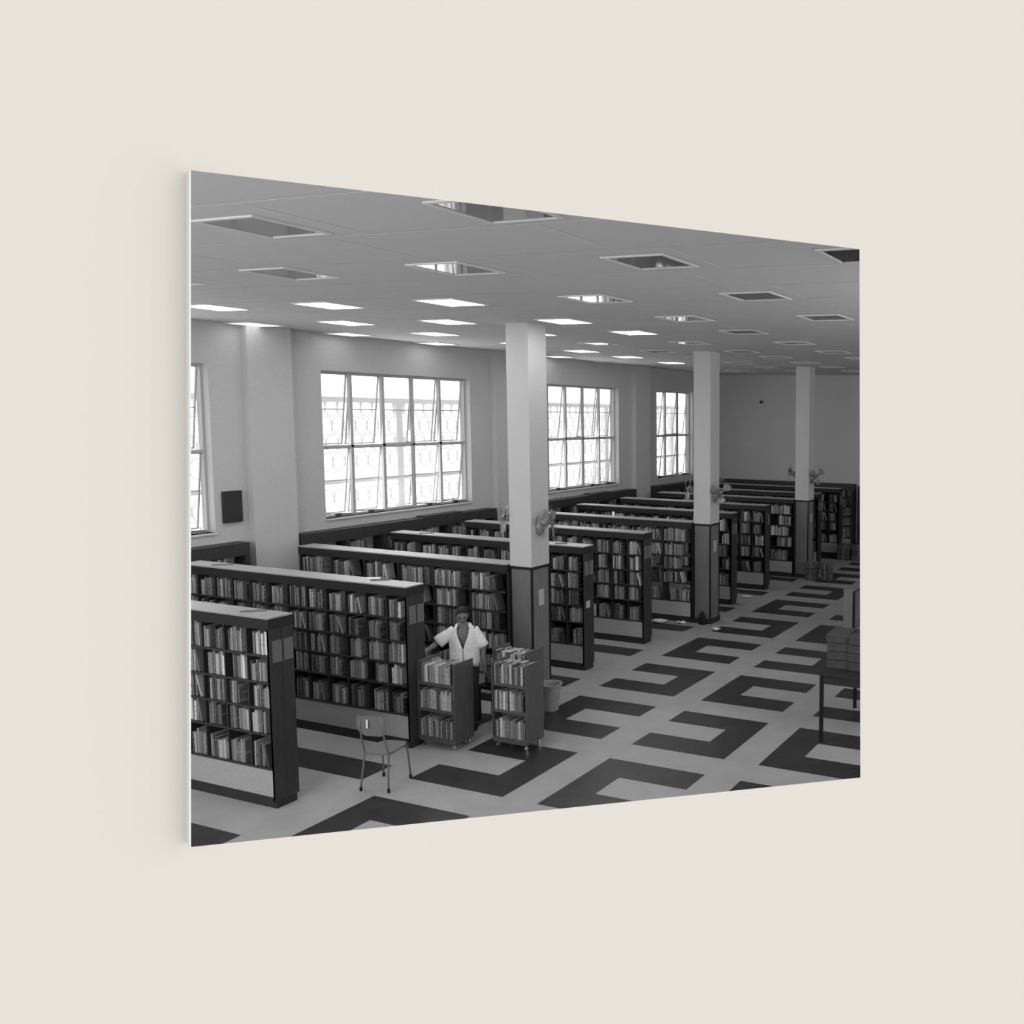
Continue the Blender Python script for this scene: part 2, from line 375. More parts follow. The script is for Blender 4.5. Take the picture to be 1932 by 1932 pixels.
# ------------------------------------------------------------------ free-standing bookcases
SH = [1.71, 1.41, 1.12, .83, .45]
CN = {0: 'nearest bookcase', 1: 'second bookcase from the front', 2: 'bookcase ending at the nearest pillar', 3: 'first bookcase behind the nearest pillar', 4: 'second bookcase behind the nearest pillar', 5: 'bookcase ending at the second pillar',
      6: 'first bookcase behind the second pillar', 7: 'second bookcase behind the second pillar', 8: 'bookcase ending at the farthest pillar', 9: 'first bookcase behind the farthest pillar', 10: 'last bookcase before the far wall'}
for k in range(11):
    y0 = BY+DY*k; xl = -13.0; xr = E_
    t = thing('bookcase', 'long dark wooden %s, books on five shelves' % CN[k], 'bookcase', (xr, y0, 0), 0, 'parallel rows of library bookcases')
    L = xl-xr
    et = .03
    ep = MB().box(-et, 0, 0, BW/2-.002, .09, 2.0).box(-et, 0, BW/2+.002, BW, .09, 2.0).box(-et, -.004, .0, BW, .09, 2.0)
    ep.build('end_panel', M['wood'], t); rbox(L, L+et, 0, BW, .09, 2.0).build('end_panel', M['wood'], t)
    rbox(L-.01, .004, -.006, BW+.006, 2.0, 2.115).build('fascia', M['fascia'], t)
    rbox(L-.01, .004, -.006, BW+.006, 2.115, HB).build('top_board', M['wood_top_lit'], t)
    for z in SH: rbox(L+et, -et, .004, BW-.004, z-.022, z).build('shelf', M['wood'], t)
    rbox(L+et, -et, .012, .03, .125, SH[-1]-.022).build('base_panel', M['base'], t)
    rbox(L+.01, -.01, .02, BW-.02, 0, .12).build('plinth', M['plinth'], t)
    if k not in (5,): rbox(L+et, -et, BW-.014, BW-.006, .45, 2.0).build('back_panel', M['wood'], t)
    pitch = .70 if k in (2, 5, 8) else .352
    nd = int(-L/pitch); xs = []
    for i in range(1, nd+1):
        x = -i*pitch
        if x > L+.1: xs.append(x); rbox(x-.009, x+.009, .006, BW-.016, .45, 2.0).build('divider', M['wood'], t)
    if k not in (2, 5, 8):
        for a in (.035, .165) if k != 7 else (.16,): tag(rbox(0, .003, a, a+.105, 1.63, 1.87).build('sign_card', M['card'], t), 'blank grey shelf-end card')
        if k == 3: rbox(0, .003, .06, .17, 1.07, 1.19).build('notice', M['card_l'], t)
    M4 = Matrix.Translation((xr, y0, 0)); edges = [-et]+xs+[L+et]
    for row, z in enumerate(SH):
        top = (2.0 if row == 0 else SH[row-1]-.022); rg = random.Random(100*k+row)
        for i in range(len(edges)-1):
            xa, xb = edges[i+1]+.009, edges[i]-.009
            if k in (0,) and xr+xb < -10.6: continue
            if k == 5 and row == 4 and rg.random() < .4: continue
            fill_shelf(xa, xb, .018, z, top-z, M4, k, row, dens=1.0 if k != 5 else .9, rg=rg)

# ------------------------------------------------------------------ wall bookcases under the windows and on the far wall
def wall_case(loc, rz, Lx, label, key, zt=2.25):
    t = thing('wall_bookcase', label, 'bookcase', loc, rz, 'bookcases fixed along the walls'); D = .26
    rbox(0, Lx, 0, D, zt-.2, zt).build('top_fascia', M['wood'], t)
    for x in [0]+[i*.78 for i in range(1, 9) if i*.78 < Lx-.3]+[Lx-.07]: rbox(x, x+.07, 0, D, 0.0, zt-.2).build('upright', M['wood'], t)
    zs = [1.78, 1.47, 1.16, .85, .48]
    for z in zs: rbox(.07, Lx-.07, .01, D, z-.022, z).build('shelf', M['wood'], t)
    rbox(.07, Lx-.07, .012, .03, .12, .458).build('base_panel', M['base'], t); rbox(.07, Lx-.07, .03, D, 0, .1).build('plinth', M['plinth'], t)
    M4 = Matrix.Translation(loc) @ Matrix.Rotation(rz, 4, 'Z'); rg = random.Random(key)
    xs = [0]+[i*.78 for i in range(1, 9) if i*.78 < Lx-.3]+[Lx-.07]
    for row, z in enumerate(zs):
        for i in range(len(xs)-1): fill_shelf(xs[i]+.08, xs[i+1]-.01, .02, z, (2.05 if row == 0 else zs[row-1]-.022)-z, M4, key, row, .85, rg)
    return t
WN = ['left of the first pilaster', 'between the first and second pilasters', 'between the second and third pilasters', 'beyond the third pilaster']
for i, (a, b) in enumerate([(6.3, 9.42), (10.36, 14.85), (15.78, 20.26), (21.2, 25.2)]):
    wall_case((WX+.27, a, 0), PI/2, b-a, 'dark wall bookcase under the windows, '+WN[i], 50+i)
wall_case((-13.25, FY-.27, 0), 0, 4.6, 'dark bookcase along the far wall', 60, 2.2)
wall_case((-8.5, FY-.27, 0), 0, 1.6, 'dark bookcase at the right of the far wall', 61, 2.15)

# ------------------------------------------------------------------ book trolleys
def trolley(x0, x1, y0, y1, zt, label, key, tall=False):
    t = thing('book_trolley', label, 'book trolley', (x0, y0, 0), 0, 'wheeled book trolleys'); W, D = x1-x0, y1-y0
    for x in (0, W-.02): rbox(x, x+.02, 0, D, .10, zt).build('side_panel', M['wood_mid'], t)
    lv = [.87, .52, .15] if not tall else [.98, .62, .2]
    for z in lv: rbox(.02, W-.02, .005, D-.005, z-.04, z).build('shelf', M['wood_mid'], t)
    rbox(.02, W-.02, 0, D, .085, .11).build('bottom_rail', M['wood_mid'], t)
    rbox(.02, W-.02, D/2-.006, D/2+.006, .15, zt-.16).build('middle_board', M['wood_mid'], t)
    for (x, y) in ((.05, .04), (W-.05, .04), (.05, D-.04), (W-.05, D-.04)):
        c = MB(); c.tube([(x, y, .05), (x, y, .087)], .008, 6); c.box(x-.022, x+.022, y-.02, y+.02, .05, .056)
        wh = c.build('caster', M['chrome'], t)
        b = MB(); b.tube([(x-.012, y, .026), (x+.012, y, .026)], .026, 14); b.build('wheel', M['chrome'], wh, smooth=False)
    M4 = Matrix.Translation((x0, y0, 0)); rg = random.Random(key+3)
    for row, z in enumerate(lv):
        top = zt+.1 if row == 0 else lv[row-1]-.04
        x = .03; ln = .0
        while x < W-.065:
            th = rg.choice([.02, .026, .03, .036, .042]); h = min(top-z-.01, rg.uniform(.205, .265)); tone = rg.choice([1, 1, 2, 2, 3, 3, 4, 4, 5])
            for side in (0, 1):
                if side == 0: mm = M4 @ Matrix.Translation((x+th/2, .012, z))
                else: mm = M4 @ Matrix.Translation((x+th/2, D-.012, z)) @ Matrix.Rotation(PI, 4, 'Z')
                if side and row: continue
                BOOKS.append((mm, th*(.96 if not side else .9), D/2-.028, h-(.0 if not side else .02), tone if not side else (tone+2) % 6, rg.random() < .5, key, row if not side else 3))
            x += th+.0025
    return t
trolley(-8.80, -8.20, 8.32, 8.65, 1.145, 'left wooden book trolley on castors beside the second bookcase', 20)
trolley(-7.885, -7.33, 8.63, 8.95, 1.14, 'right wooden book trolley on castors standing on a dark floor band', 21)
trolley(-8.30, -7.72, 9.12, 9.44, 1.15, 'rear wooden book trolley hidden behind the right trolley', 22)

# ---- turn the records into books: the 300 that show largest as single things, the rest as one body
AABB = [((-13.0, BY+DY*k, 0), (E_, BY+DY*k+BW, HB)) for k in range(11)]+[((-8.80, 8.32, 0), (-8.20, 8.65, 1.15)), ((-7.885, 8.63, 0), (-7.33, 8.95, 1.14)), ((-8.3, 9.12, 0), (-7.72, 9.44, 1.15))]
AABB += [((PX, PY+PSP*k, 0), (PX+PS, PY+PSP*k+PS, 5.6)) for k in range(3)]
def visible(P, key):
    d = P-CAM; z = d.dot(F_); u = 1600.27+1596.67*d.dot(R_)/z; v = 919.04-1596.67*d.dot(U_)/z
    if not (366 < u < 1616): return 0
    top = 321+.1173*(u-360); bot = 1598-.1038*(u-360)
    if not (top+4 < v < bot-4): return 0
    for i, (lo, hi) in enumerate(AABB):
        t0, t1 = 0, .985
        ok = True
        for a in range(3):
            if abs(d[a]) < 1e-9: continue
            ta, tb = (lo[a]-CAM[a])/d[a], (hi[a]-CAM[a])/d[a]
            if ta > tb: ta, tb = tb, ta
            t0 = max(t0, ta); t1 = min(t1, tb)
        if t0 < t1:
            q = CAM+d*t0
            if (q-P).length > .30: return 0
    return 1/z
sc = []
for i, b in enumerate(BOOKS):
    P = b[0] @ Vector((0, .0, b[3]*.72)); P2 = b[0] @ Vector((0, 0, b[3]*.3)); s = visible(P, b[6]); s2 = visible(P2, b[6])
    sc.append(((s+s2)/2*b[3]*(1+b[1]*6) if (s and s2) else 0, i))
sc.sort(reverse=True); pick = set(i for s, i in sc[:300] if s > 0)
KN = {0: 'nearest bookcase', 1: 'second bookcase', 2: 'bookcase behind the trolleys', 3: 'bookcase right of the nearest pillar', 4: 'second bookcase past the nearest pillar', 20: 'left trolley', 21: 'right trolley', 22: 'rear trolley'}
ROWN = ['top shelf', 'second shelf', 'third shelf', 'fourth shelf', 'bottom shelf']
def ordn(n): return ORD[n] if n <= 12 else '%d%s' % (n, 'th' if 10 < n % 100 < 14 else {1: 'st', 2: 'nd', 3: 'rd'}.get(n % 10, 'th'))
rest = MB(); groups = {}
for i in pick: groups.setdefault((BOOKS[i][6], BOOKS[i][7]), []).append(i)
for (key, row), l in groups.items():
    l.sort(key=lambda i: -(BOOKS[i][0].translation.x))
    for n, i in enumerate(l):
        mm, th, d, h, tone, ti, _, _ = BOOKS[i]
        rn = (['top shelf', 'middle shelf', 'bottom shelf', 'back of top shelf'][row] if key >= 20 else ROWN[row])
        sz = 'thin' if th < .02 else 'thick' if th > .034 else 'upright'
        c = MB(); x = th/2; bt = min(.0035, th*.18)
        c.box(-x, x, 0, bt, 0, h).box(-x, -x+bt, bt, d, 0, h).box(x-bt, x, bt, d, 0, h)
        o = c.build('book', BM[tone][1 if ti else 0]); o.matrix_world = mm
        tag(o, '%s %s book, %s from right, %s, %s' % (TONES[tone][0], sz, ordn(n+1), rn, KN.get(key, 'far bookcase')), 'book', 'books on the %s' % KN.get(key, 'far bookcase'))
        pg = MB().box(-x+bt, x-bt, bt, d-.004, .004, h-.005).build('page_block', M['page']); pg.parent = o
for i, (mm, th, d, h, tone, ti, key, row) in enumerate(BOOKS):
    if i in pick: continue
    rest.box(-th/2, th/2, 0, d, 0, h, tone*2+(1 if ti else 0), 12, mm)
tag(rest.build('rows_of_books', [m for p in BM for m in p]+[M['page']]), 'hundreds of small far books filling the bookcases', 'books', kind='stuff')
print('books', len(BOOKS), 'picked', len(pick))

# loose papers and boards on the bookcase tops
for (x, y, z, sx, sy, rz, m, lab, nm) in [
    (-9.62, 8.43, HB, .17, .10, .5, 'paper', 'white paper sheet on top of the second bookcase', 'paper_sheet'),
    (-9.46, 8.39, HB, .06, .22, -.9, 'card', 'thin grey strip beside the white sheet on the second bookcase', 'card_strip'),
    (-9.25, 6.55, HB, .05, .25, -.9, 'card', 'thin grey strip on top of the nearest bookcase', 'card_strip'),
    (-12.35, 8.33, HB, .05, .25, -.9, 'card', 'thin grey strip at the left end of the second bookcase top', 'card_strip'),
    (-9.35, 11.93, HB, .06, .2, -.9, 'card', 'thin grey strip on the bookcase behind the nearest pillar', 'card_strip'),
    (-12.3, 11.93, HB, .05, .24, -.9, 'card', 'thin grey strip near the wall on the bookcase behind the pillar', 'card_strip')]:
    o = rbox(-sx/2, sx/2, -sy/2, sy/2, 0, .012).build(nm, M[m]); o.location = (x, y, z); o.rotation_euler = (0, 0, rz); tag(o, lab, 'paper' if m == 'paper' else 'card strip')
o = rbox(-.03, .03, -.01, .01, 0, .10).build('standing_card', M['paper']); o.location = (-10.81, 15.55, HB); tag(o, 'small white card standing on a far bookcase top', 'card')
for (y, l) in ((12.9, 1.0), (18.2, .9)):
    o = rbox(-.1, .1, 0, l, 0, .03).build('flat_board', M['wood']); o.location = (WX+.14, y, 2.25); tag(o, 'dark flat board lying on the wall bookcase, %s' % ('under the second window' if y < 15 else 'under the third window'), 'board')
o = rbox(0, .05, 0, .29, 0, .5).build('wall_box', M['plinth'], bevel=.004); o.location = (WX, 9.2, 2.56); tag(o, 'dark flat box fixed on the wall beside the first pilaster', 'wall box')

o = MB().tube([(0, 0, 0), (0, -.06, 0)], .045, 10).build('wall_fitting', M['plinth']); o.location = (-12.0, FY, 4.78); tag(o, 'small dark round fitting high on the far wall', 'wall fitting')
# ------------------------------------------------------------------ chair
ch = thing('chair', 'lone stacking chair with grey tube legs in front of the second bookcase', 'chair', (-8.23, 7.29, 0), .22)
def chair():
    fw2 = .165
    st = MB(); n = 7
    top, bot = [], []
    outl = []
    for k in range(24):
        an = 2*PI*k/24; cx, cy = math.cos(an), math.sin(an); e = .5
        outl.append((.175*math.copysign(abs(cx)**e, cx), .02+.19*math.copysign(abs(cy)**e, cy)))
    st.rings([[(x, y, .435) for x, y in outl], [(x, y, .45) for x, y in outl]], caps=(True, True)); st.build('seat', M['seat'], ch, fix=True)
    br = MB(); R1 = []
    for zz, wd in ((.655, .09), (.69, .145), (.74, .17), (.84, .178), (.885, .165), (.90, .11)):
        ring = []
        for i in range(9):
            x = -wd+2*wd*i/8; yy = -.185-.03*(zz-.66)/.25-.02*(x/.17)**2
            ring.append((x, yy, zz))
        for i in range(8, -1, -1): ring.append((ring[i][0], ring[i][1]-.01, zz))
        R1.append(ring)
    br.rings(R1); o = br.build('backrest', M['seat'], ch, fix=True)
    tag(MB().box(-.06, -.035, -.232, -.229, .76, .86).build('sticker', M['paper'], o), 'small white sticker')
    for sx in (-1, 1):
        l = MB().tube([(sx*.138, -.235, .91), (sx*.14, -.21, .66), (sx*.148, -.155, .46), (sx*.15, -.15, .42), (sx*.16, -.18, .2), (sx*.172, -.2, .03)], .0105, 8).build('leg', M['tube'], ch, smooth=True)
        MB().tube([(sx*.1725, -.201, 0), (sx*.172, -.2, .045)], .015, 8).build('rubber_foot', M['rubber'], l)
        l = MB().tube([(sx*.148, -.14, .425), (sx*.155, .14, .425), (sx*.158, .17, .41), (sx*.162, .18, .3), (sx*.172, .20, .03)], .0105, 8).build('leg', M['tube'], ch, smooth=True)
        MB().tube([(sx*.1725, .201, 0), (sx*.172, .2, .045)], .015, 8).build('rubber_foot', M['rubber'], l)
    MB().tube([(-.148, -.15, .425), (.148, -.15, .425)], .009, 8).build('cross_rail', M['tube'], ch)
chair()

# ------------------------------------------------------------------ waste basket
wb = thing('waste_basket', 'round woven waste basket on the floor by the nearest pillar', 'waste basket', (-8.09, 10.16-.12, 0))
prof = [(.105, .0), (.108, .02), (.118, .15), (.132, .28), (.155, .38), (.16, .4)]
b = MB(); b.rings([[(r*math.cos(2*PI*k/24), r*math.sin(2*PI*k/24), z) for k in range(24)] for r, z in prof]+[[((r-.008)*math.cos(2*PI*k/24), (r-.008)*math.sin(2*PI*k/24), z+.004) for k in range(24)] for r, z in prof[::-1]])
b.build('basket', M['wicker'], wb, smooth=True, fix=True)
MB().tube([(.16*math.cos(2*PI*k/24), .16*math.sin(2*PI*k/24), .4) for k in range(24)], .009, 6, closed=True).build('rim', M['wicker'], wb, smooth=True)

# ------------------------------------------------------------------ stool and framed board
st = thing('stool', 'low dark stool behind the left trolley', 'stool', (-8.62, 9.47, 0))
rbox(-.16, .16, -.16, .16, .47, .51).build('seat', M['black'], st)
for sx in (-.15, .115):
    for sy in (-.15, .115): rbox(sx, sx+.035, sy, sy+.035, 0, .47).build('leg', M['black'], st)
rbox(-.12, .12, .12, .14, .17, .2).build('stretcher', M['black'], st); rbox(.118, .138, -.12, .12, .17, .2).build('stretcher', M['black'], st)
fb = rbox(-.13, .13, -.01, .01, 0, .3).build('framed_board', M['carton']); fb.location = (-8.56, 9.44, .512); fb.rotation_euler = (.15, 0, .3); tag(fb, 'small framed grey board standing on the dark stool', 'board')
p_ = rbox(-.10, .10, -.014, -.011, .03, .27).build('picture_sheet', M['card_l'], fb)

# ------------------------------------------------------------------ wall fans
def fan(x, y, z, side, yaw, label):
    t = thing('wall_fan', label, 'fan', (x, y, z), 0, 'fans fixed on the pillars'); s = side
    pl = MB(); ring = lambda dx, f: [(s*dx, .075*f*math.sin(2*PI*k/20)*(1 if math.cos(2*PI*k/20) < 0 else .75), -.03+.15*f*math.cos(2*PI*k/20)) for k in range(20)]
    pl.rings([ring(0, 1), ring(.02, 1), ring(.06, .75), ring(.09, .3)]); pl.build('bracket', M['fan'], t, smooth=True, fix=True)
    MB().tube([(s*.05, 0, -.09), (s*.11, -.01, -.05), (s*.13, -.01, .0)], .022, 8).build('arm', M['fan'], t, smooth=True)
    ax = Vector((s*math.cos(yaw), math.sin(yaw), .06)).normalized(); c0 = Vector((s*.13, -.01, .03))
    up = Vector((0, 0, 1)); e1 = ax.cross(up).normalized(); e2 = e1.cross(ax)
    mt = MB(); mt.rings([[c0+ax*a+(e1*math.cos(2*PI*k/16)+e2*math.sin(2*PI*k/16))*r for k in range(16)] for a, r in ((-.075, .01), (-.065, .04), (-.03, .06), (.02, .062), (.05, .045), (.06, .03))])
    mt.build('motor', M['fan'], t, smooth=True, fix=True)
    ch_ = c0+ax*.09
    MB().rings([[ch_+ax*a+(e1*math.cos(2*PI*k/12)+e2*math.sin(2*PI*k/12))*r for k in range(12)] for a, r in ((-.03, .03), (.01, .035), (.025, .02))]).build('hub', M['fan'], t, smooth=True, fix=True)
    for q in range(3):
        a0 = 2*PI*q/3+.4; b = MB(); n0 = 0; rows = []
        for r, wd in ((.03, .18), (.08, .42), (.14, .62), (.19, .66), (.225, .45), (.235, .2)):
            row = []
            for j in range(5):
                an = a0+wd*(j/4-.5)*1.5; off = (j/4-.5)*.05
                row.append(ch_+ax*off+(e1*math.cos(an)+e2*math.sin(an))*r)
            row += [p-ax*.003 for p in row[::-1]]
            rows.append(row)
        b.rings(rows); b.build('blade', M['fan'], t, smooth=True, fix=True)
    g = MB()
    for rr in (.245,): g.tube([ch_+(e1*math.cos(2*PI*k/28)+e2*math.sin(2*PI*k/28))*rr for k in range(28)], .003, 4, closed=True)
    g.build('guard_ring', M['tube'], t)
FN = ['nearest pillar', 'second pillar', 'farthest pillar']
for k in range(3):
    y = PY+PSP*k+.17
    fan(PX+PS+.001, y, 2.73, 1, (-.49, .75, .55)[k]*-1, 'grey fan on the right face of the %s' % FN[k])
    fan(PX-.001, y, 2.77, -1, -(.9, .75, .25)[k], 'grey fan on the left face of the %s' % FN[k])

# ------------------------------------------------------------------ right side: table, cartons, low partition
tb = thing('table', 'dark wooden table at the right edge, cartons on top', 'table', (-4.0, 10.34, 0))
rbox(0, 1.5, 0, 1.5, .92, .95).build('table_top', M['plinth'], tb)
rbox(.03, 1.47, .03, .06, .80, .92).build('apron', M['plinth'], tb); rbox(.03, .06, .06, 1.44, .80, .92).build('apron', M['plinth'], tb); rbox(.03, 1.47, 1.44, 1.47, .80, .92).build('apron', M['plinth'], tb)
for x in (.02, 1.43):
    for y in (.02, 1.43): rbox(x, x+.045, y, y+.045, 0, .92).build('leg', M['black'], tb)
rg = random.Random(5)
for si, (cx, cy, w_, d_, rz) in enumerate([(-3.83, 10.82, .31, .42, .05), (-3.49, 10.80, .33, .42, -.02)]):
    for j in range(4):
        h = .111; z = .951+j*.119
        t = thing('carton', '%s grey carton in the %s stack on the table' % (['bottom', 'second lowest', 'second highest', 'topmost'][j], ['left', 'right'][si]), 'carton', (cx+rg.uniform(-.006, .006), cy, z), rz+rg.uniform(-.02, .02), 'grey cartons stacked on the table')
        rbox(-w_/2, w_/2, -d_/2, d_/2, 0, h-.032).build('box', M['carton'], t, bevel=.003); rbox(-w_/2-.003, w_/2+.003, -d_/2-.003, d_/2+.003, h-.032, h).build('lid', M['carton'], t, bevel=.003)
cp = MB(); rg = random.Random(2); rows = []
for i in range(7):
    row = [(-.09+.2*j/6, -.07+.15*i/6, .02+.09*max(0, 1-((j-3)**2+(i-3)**2)/14)+rg.uniform(0, .04)) for j in range(7)]; rows.append(row)
for i, r in enumerate(rows): cp.v += r
for i in range(6):
    for j in range(6): cp.f.append([i*7+j, i*7+j+1, (i+1)*7+j+1, (i+1)*7+j]); cp.m.append(0)
o = cp.build('crumpled_paper', M['card']); o.location = (-3.52, 10.9, 1.41); tag(o, 'crumpled grey wrapping paper on top of the cartons', 'paper')
o.modifiers.new('solid', 'SOLIDIFY').thickness = .004
lpz = thing('low_partition', 'long low panelled unit behind the table at the right edge', 'partition', (-4.94, 14.0, 0))
rbox(0, .17, 0, 5.0, 0, 1.31).build('side_panel', M['clad'], lpz); rbox(.17, .22, .01, 5.0, 0, 1.26).build('recess', M['black'], lpz); rbox(.22, .75, 0, 5.0, 0, 1.28).build('cabinet', M['wood_mid'], lpz)

# piles of parcels near the farthest pillar and at the far right
def pile(cx, cy, n, w_, d_, h_, lab, seed):
    rg = random.Random(seed); z = 0
    for j in range(n):
        t = thing('parcel', lab % ['bottom', 'second', 'third', 'fourth', 'fifth'][j], 'parcel', (cx+rg.uniform(-.02, .02), cy+rg.uniform(-.02, .02), z+.0005), rg.uniform(-.1, .1), 'tied parcels piled on the floor')
        a, b = w_*rg.uniform(.92, 1), d_*rg.uniform(.92, 1)
        rbox(-a/2, a/2, -b/2, b/2, 0, h_).build('bundle', M['carton'] if j % 2 else M['wood_mid'], t, bevel=.006)
        MB().box(-.008, .008, -b/2-.003, b/2+.003, -.0, h_+.003).box(-a/2-.003, a/2+.003, -.008, .008, 0, h_+.002).build('string', M['cord'], t)
        z += h_+.006
pile(-8.22, 20.75, 3, .30, .3, .16, '%s parcel of the pile touching the farthest pillar', 1)
pile(-7.86, 20.85, 3, .26, .26, .15, '%s parcel of the pile a step right of the farthest pillar', 2)
pile(-8.5, 24.2, 3, .42, .34, .15, '%s parcel of the pile by the far bookcases', 3)
pile(-8.02, 24.15, 3, .42, .34, .15, '%s parcel of the rightmost pile by the far bookcases', 4)
# a bag against the second pillar and scraps on the floor
bg = MB(); bg.rings([[(.08*f*math.cos(2*PI*k/12), .05*f*math.sin(2*PI*k/12), z) for k in range(12)] for z, f in ((0, 1.0), (.05, 1.15), (.16, .95), (.24, .55), (.28, .15))]); o = bg.build('dark_bag', M['black'], smooth=True, fix=True)
o.location = (-8.55, 15.39, 0); tag(o, 'small black bag slumped at the foot of the second pillar', 'bag')
for i, (x, y, s, lab) in enumerate([(-9.45, 15.2, 1, 'crumpled pale papers on the floor at the foot of a bookcase'), (-9.0, 15.3, .7, 'small pale paper scrap left of the second pillar'), (-8.06, 15.1, .6, 'small paper scrap right of the second pillar'), (-8.85, 18.1, .8, 'pale paper scrap in the aisle past the second pillar')]):
    g = MB(); rg = random.Random(i); q = [[((-.14+.28*a/4)*s, (-.09+.18*b/3)*s, .006+rg.uniform(0, .05)*s) for a in range(5)] for b in range(4)]
    for r in q: g.v += r
    for b in range(3):
        for a in range(4): g.f.append([b*5+a, b*5+a+1, b*5+a+6, b*5+a+5]); g.m.append(0)
    o = g.build('paper_scrap', M['paper']); o.location = (x, y, .002); o.modifiers.new('solid', 'SOLIDIFY').thickness = .003; tag(o, lab, 'paper', 'scraps of paper on the floor')

# ------------------------------------------------------------------ person
def skin_mesh(name, verts, edges, radii, root, m, parent=None, sub=2):
    me = bpy.data.meshes.new(name); me.from_pydata(verts, edges, []); o = bpy.data.objects.new(name, me); C.objects.link(o)
    sk = o.modifiers.new('skin', 'SKIN'); sk.use_smooth_shade = True; sk.branch_smoothing = .6
    for i, r in enumerate(radii):
        v = me.skin_vertices[0].data[i]; v.radius = r if isinstance(r, tuple) else (r, r); v.use_root = (i == root)
    sb = o.modifiers.new('sub', 'SUBSURF'); sb.levels = sb.render_levels = sub
    me.materials.append(m)
    if parent: o.parent = parent
    return o
PL = Vector((-8.71, 9.05, 0))
person = thing('person', 'person in a loose white short-sleeved shirt bending over the left book trolley', 'person', PL, math.radians(35))
V = []; Ed = []; Rd = []
def add(p, r, par=None):
    V.append(p); Rd.append(r); i = len(V)-1
    if par is not None: Ed.append((par, i))
    return i
pel = add((0, 0, .93), (.14, .10))
wai = add((0, -.015, 1.08), (.125, .095), pel); che = add((0, -.03, 1.27), (.15, .10), wai); upc = add((.0, -.045, 1.39), (.12, .08), che)
nk = add((.0, -.075, 1.46), .052, upc); nk2 = add((0, -.10, 1.53), .05, nk)
# arms: the one on the viewer's left reaches down onto the trolley, the other hangs
sL = add((-.16, -.05, 1.385), .055, upc); eL = add((-.335, -.10, 1.235), .043, sL); wL = add((-.43, -.20, 1.175), .03, eL); hL = add((-.475, -.235, 1.165), .036, wL)
sR = add((.155, -.04, 1.385), .055, upc); eR = add((.235, -.02, 1.10), .042, sR); wR = add((.262, -.06, .88), .028, eR); hR = add((.266, -.075, .80), (.036, .03), wR)
for sx in (-1, 1):
    hp = add((sx*.075, 0, .86), .09, pel); kn = add((sx*.085, -.01, .49), .06, hp); an = add((sx*.09, .02, .09), .04, kn); add((sx*.095, -.11, .035), .033, an)
# fingers
for j, (dx, ln) in enumerate([(-.027, .07), (-.009, .082), (.009, .078), (.026, .062)]):
    q_ = lambda f, k_, z_: (-.475+dx*k_*.6-f*.8, -.235-dx*k_*.8-f*.6, z_)
    a = add(q_(.04, 1, 1.162), .0105, hL); b = add(q_(.04+ln*.55, 1.25, 1.156), .009, a); add(q_(.04+ln, 1.35, 1.142), .008, b)
    a = add((.268, -.075+dx, .765), .0105, hR); b = add((.262, -.078+dx*1.1, .765-ln*.55), .009, a); add((.25, -.08+dx*1.1, .765-ln), .008, b)
a = add((-.455, -.275, 1.158), .012, hL); add((-.475, -.31, 1.15), .010, a)
a = add((.25, -.105, .80), .012, hR); add((.24, -.125, .765), .010, a)
body = skin_mesh('body', V, Ed, Rd, pel, M['skin'], person)
# head: one sculpted mesh, bowed forward and turned slightly to the viewer's right
hd = MB(); NR, NS = 18, 24; rings = []
for i in range(NR):
    ph = PI*(i+.5)/NR; z = -math.cos(ph); ring = []
    for k in range(NS):
        an = 2*PI*k/NS; cx, cy = math.sin(an), -math.cos(an); r = math.sin(ph)
        X, Y, Z = .074*r*cx, .094*r*cy, .118*z
        if Z < 0: X *= 1-.30*min(1, -Z/.11)**1.4; Y = Y*(1-.12*(-Z/.11)) if cy > 0 else Y
        if cy < 0:
            f = max(0, -cy)**3*r
            if abs(cx*r) < .22 and -.045 < Z < .02: Y -= .020*(1-abs(cx*r)/.22)*(1-(Z+.03)/.06 if Z > -.03 else 1)
            if abs(Z-.012) < .016 and .22 < abs(cx*r) < .66: Y += .009
            if abs(Z+.062) < .012 and abs(cx*r) < .35: Y -= .005
        ring.append((X, Y, Z))
    rings.append(ring)
hd.rings(rings); head = hd.build('head', M['skin'], person, smooth=True, fix=True)
head.location = (.0, -.135, 1.615); head.rotation_euler = (math.radians(26), 0, math.radians(8))
for sx in (-1, 1):
    e = MB(); e.rings([[(sx*(.072+.008*a), .012+.018*f*math.cos(2*PI*k/10), -.005+.03*f*math.sin(2*PI*k/10)) for k in range(10)] for a, f in ((-1, .8), (0, 1), (1.2, .9), (1.6, .5))]); e.build('ear', M['skin'], head, smooth=True, fix=True)
    MB().rings([[(sx*.03+.013*f*math.cos(2*PI*k/10), -.082-.004*a, .010+.007*f*math.sin(2*PI*k/10)) for k in range(10)] for a, f in ((0, 1), (1, .9), (1.6, .4))]).build('eye', M['hair'], head, smooth=True, fix=True)
    MB().tube([(sx*.014, -.091, .028), (sx*.03, -.092, .032), (sx*.048, -.083, .027)], .0035, 5).build('eyebrow', M['hair'], head)
MB().tube([(-.024, -.083, -.062), (0, -.090, -.060), (.024, -.083, -.062)], .0045, 6).build('mouth', M['lip'], head)
hr = MB(); rings = []
for i in range(12):
    ph = PI*.62*(1-i/12)+.02; ring = []
    for k in range(28):
        an = 2*PI*k/28; cx, cy = math.sin(an), -math.cos(an); r = math.sin(ph); z = math.cos(ph)
        if cy < -.35: zlo = .60+.08*math.cos(3*an)
        else: zlo = -.45
        zz = max(z, zlo) ; rr = r if z >= zlo else math.sqrt(max(0, 1-zlo*zlo))
        wob = 1+.03*math.sin(9*an+5*i)
        ring.append((.083*rr*cx*wob, .102*rr*cy*wob+.004, .126*zz+.004))
    rings.append(ring)
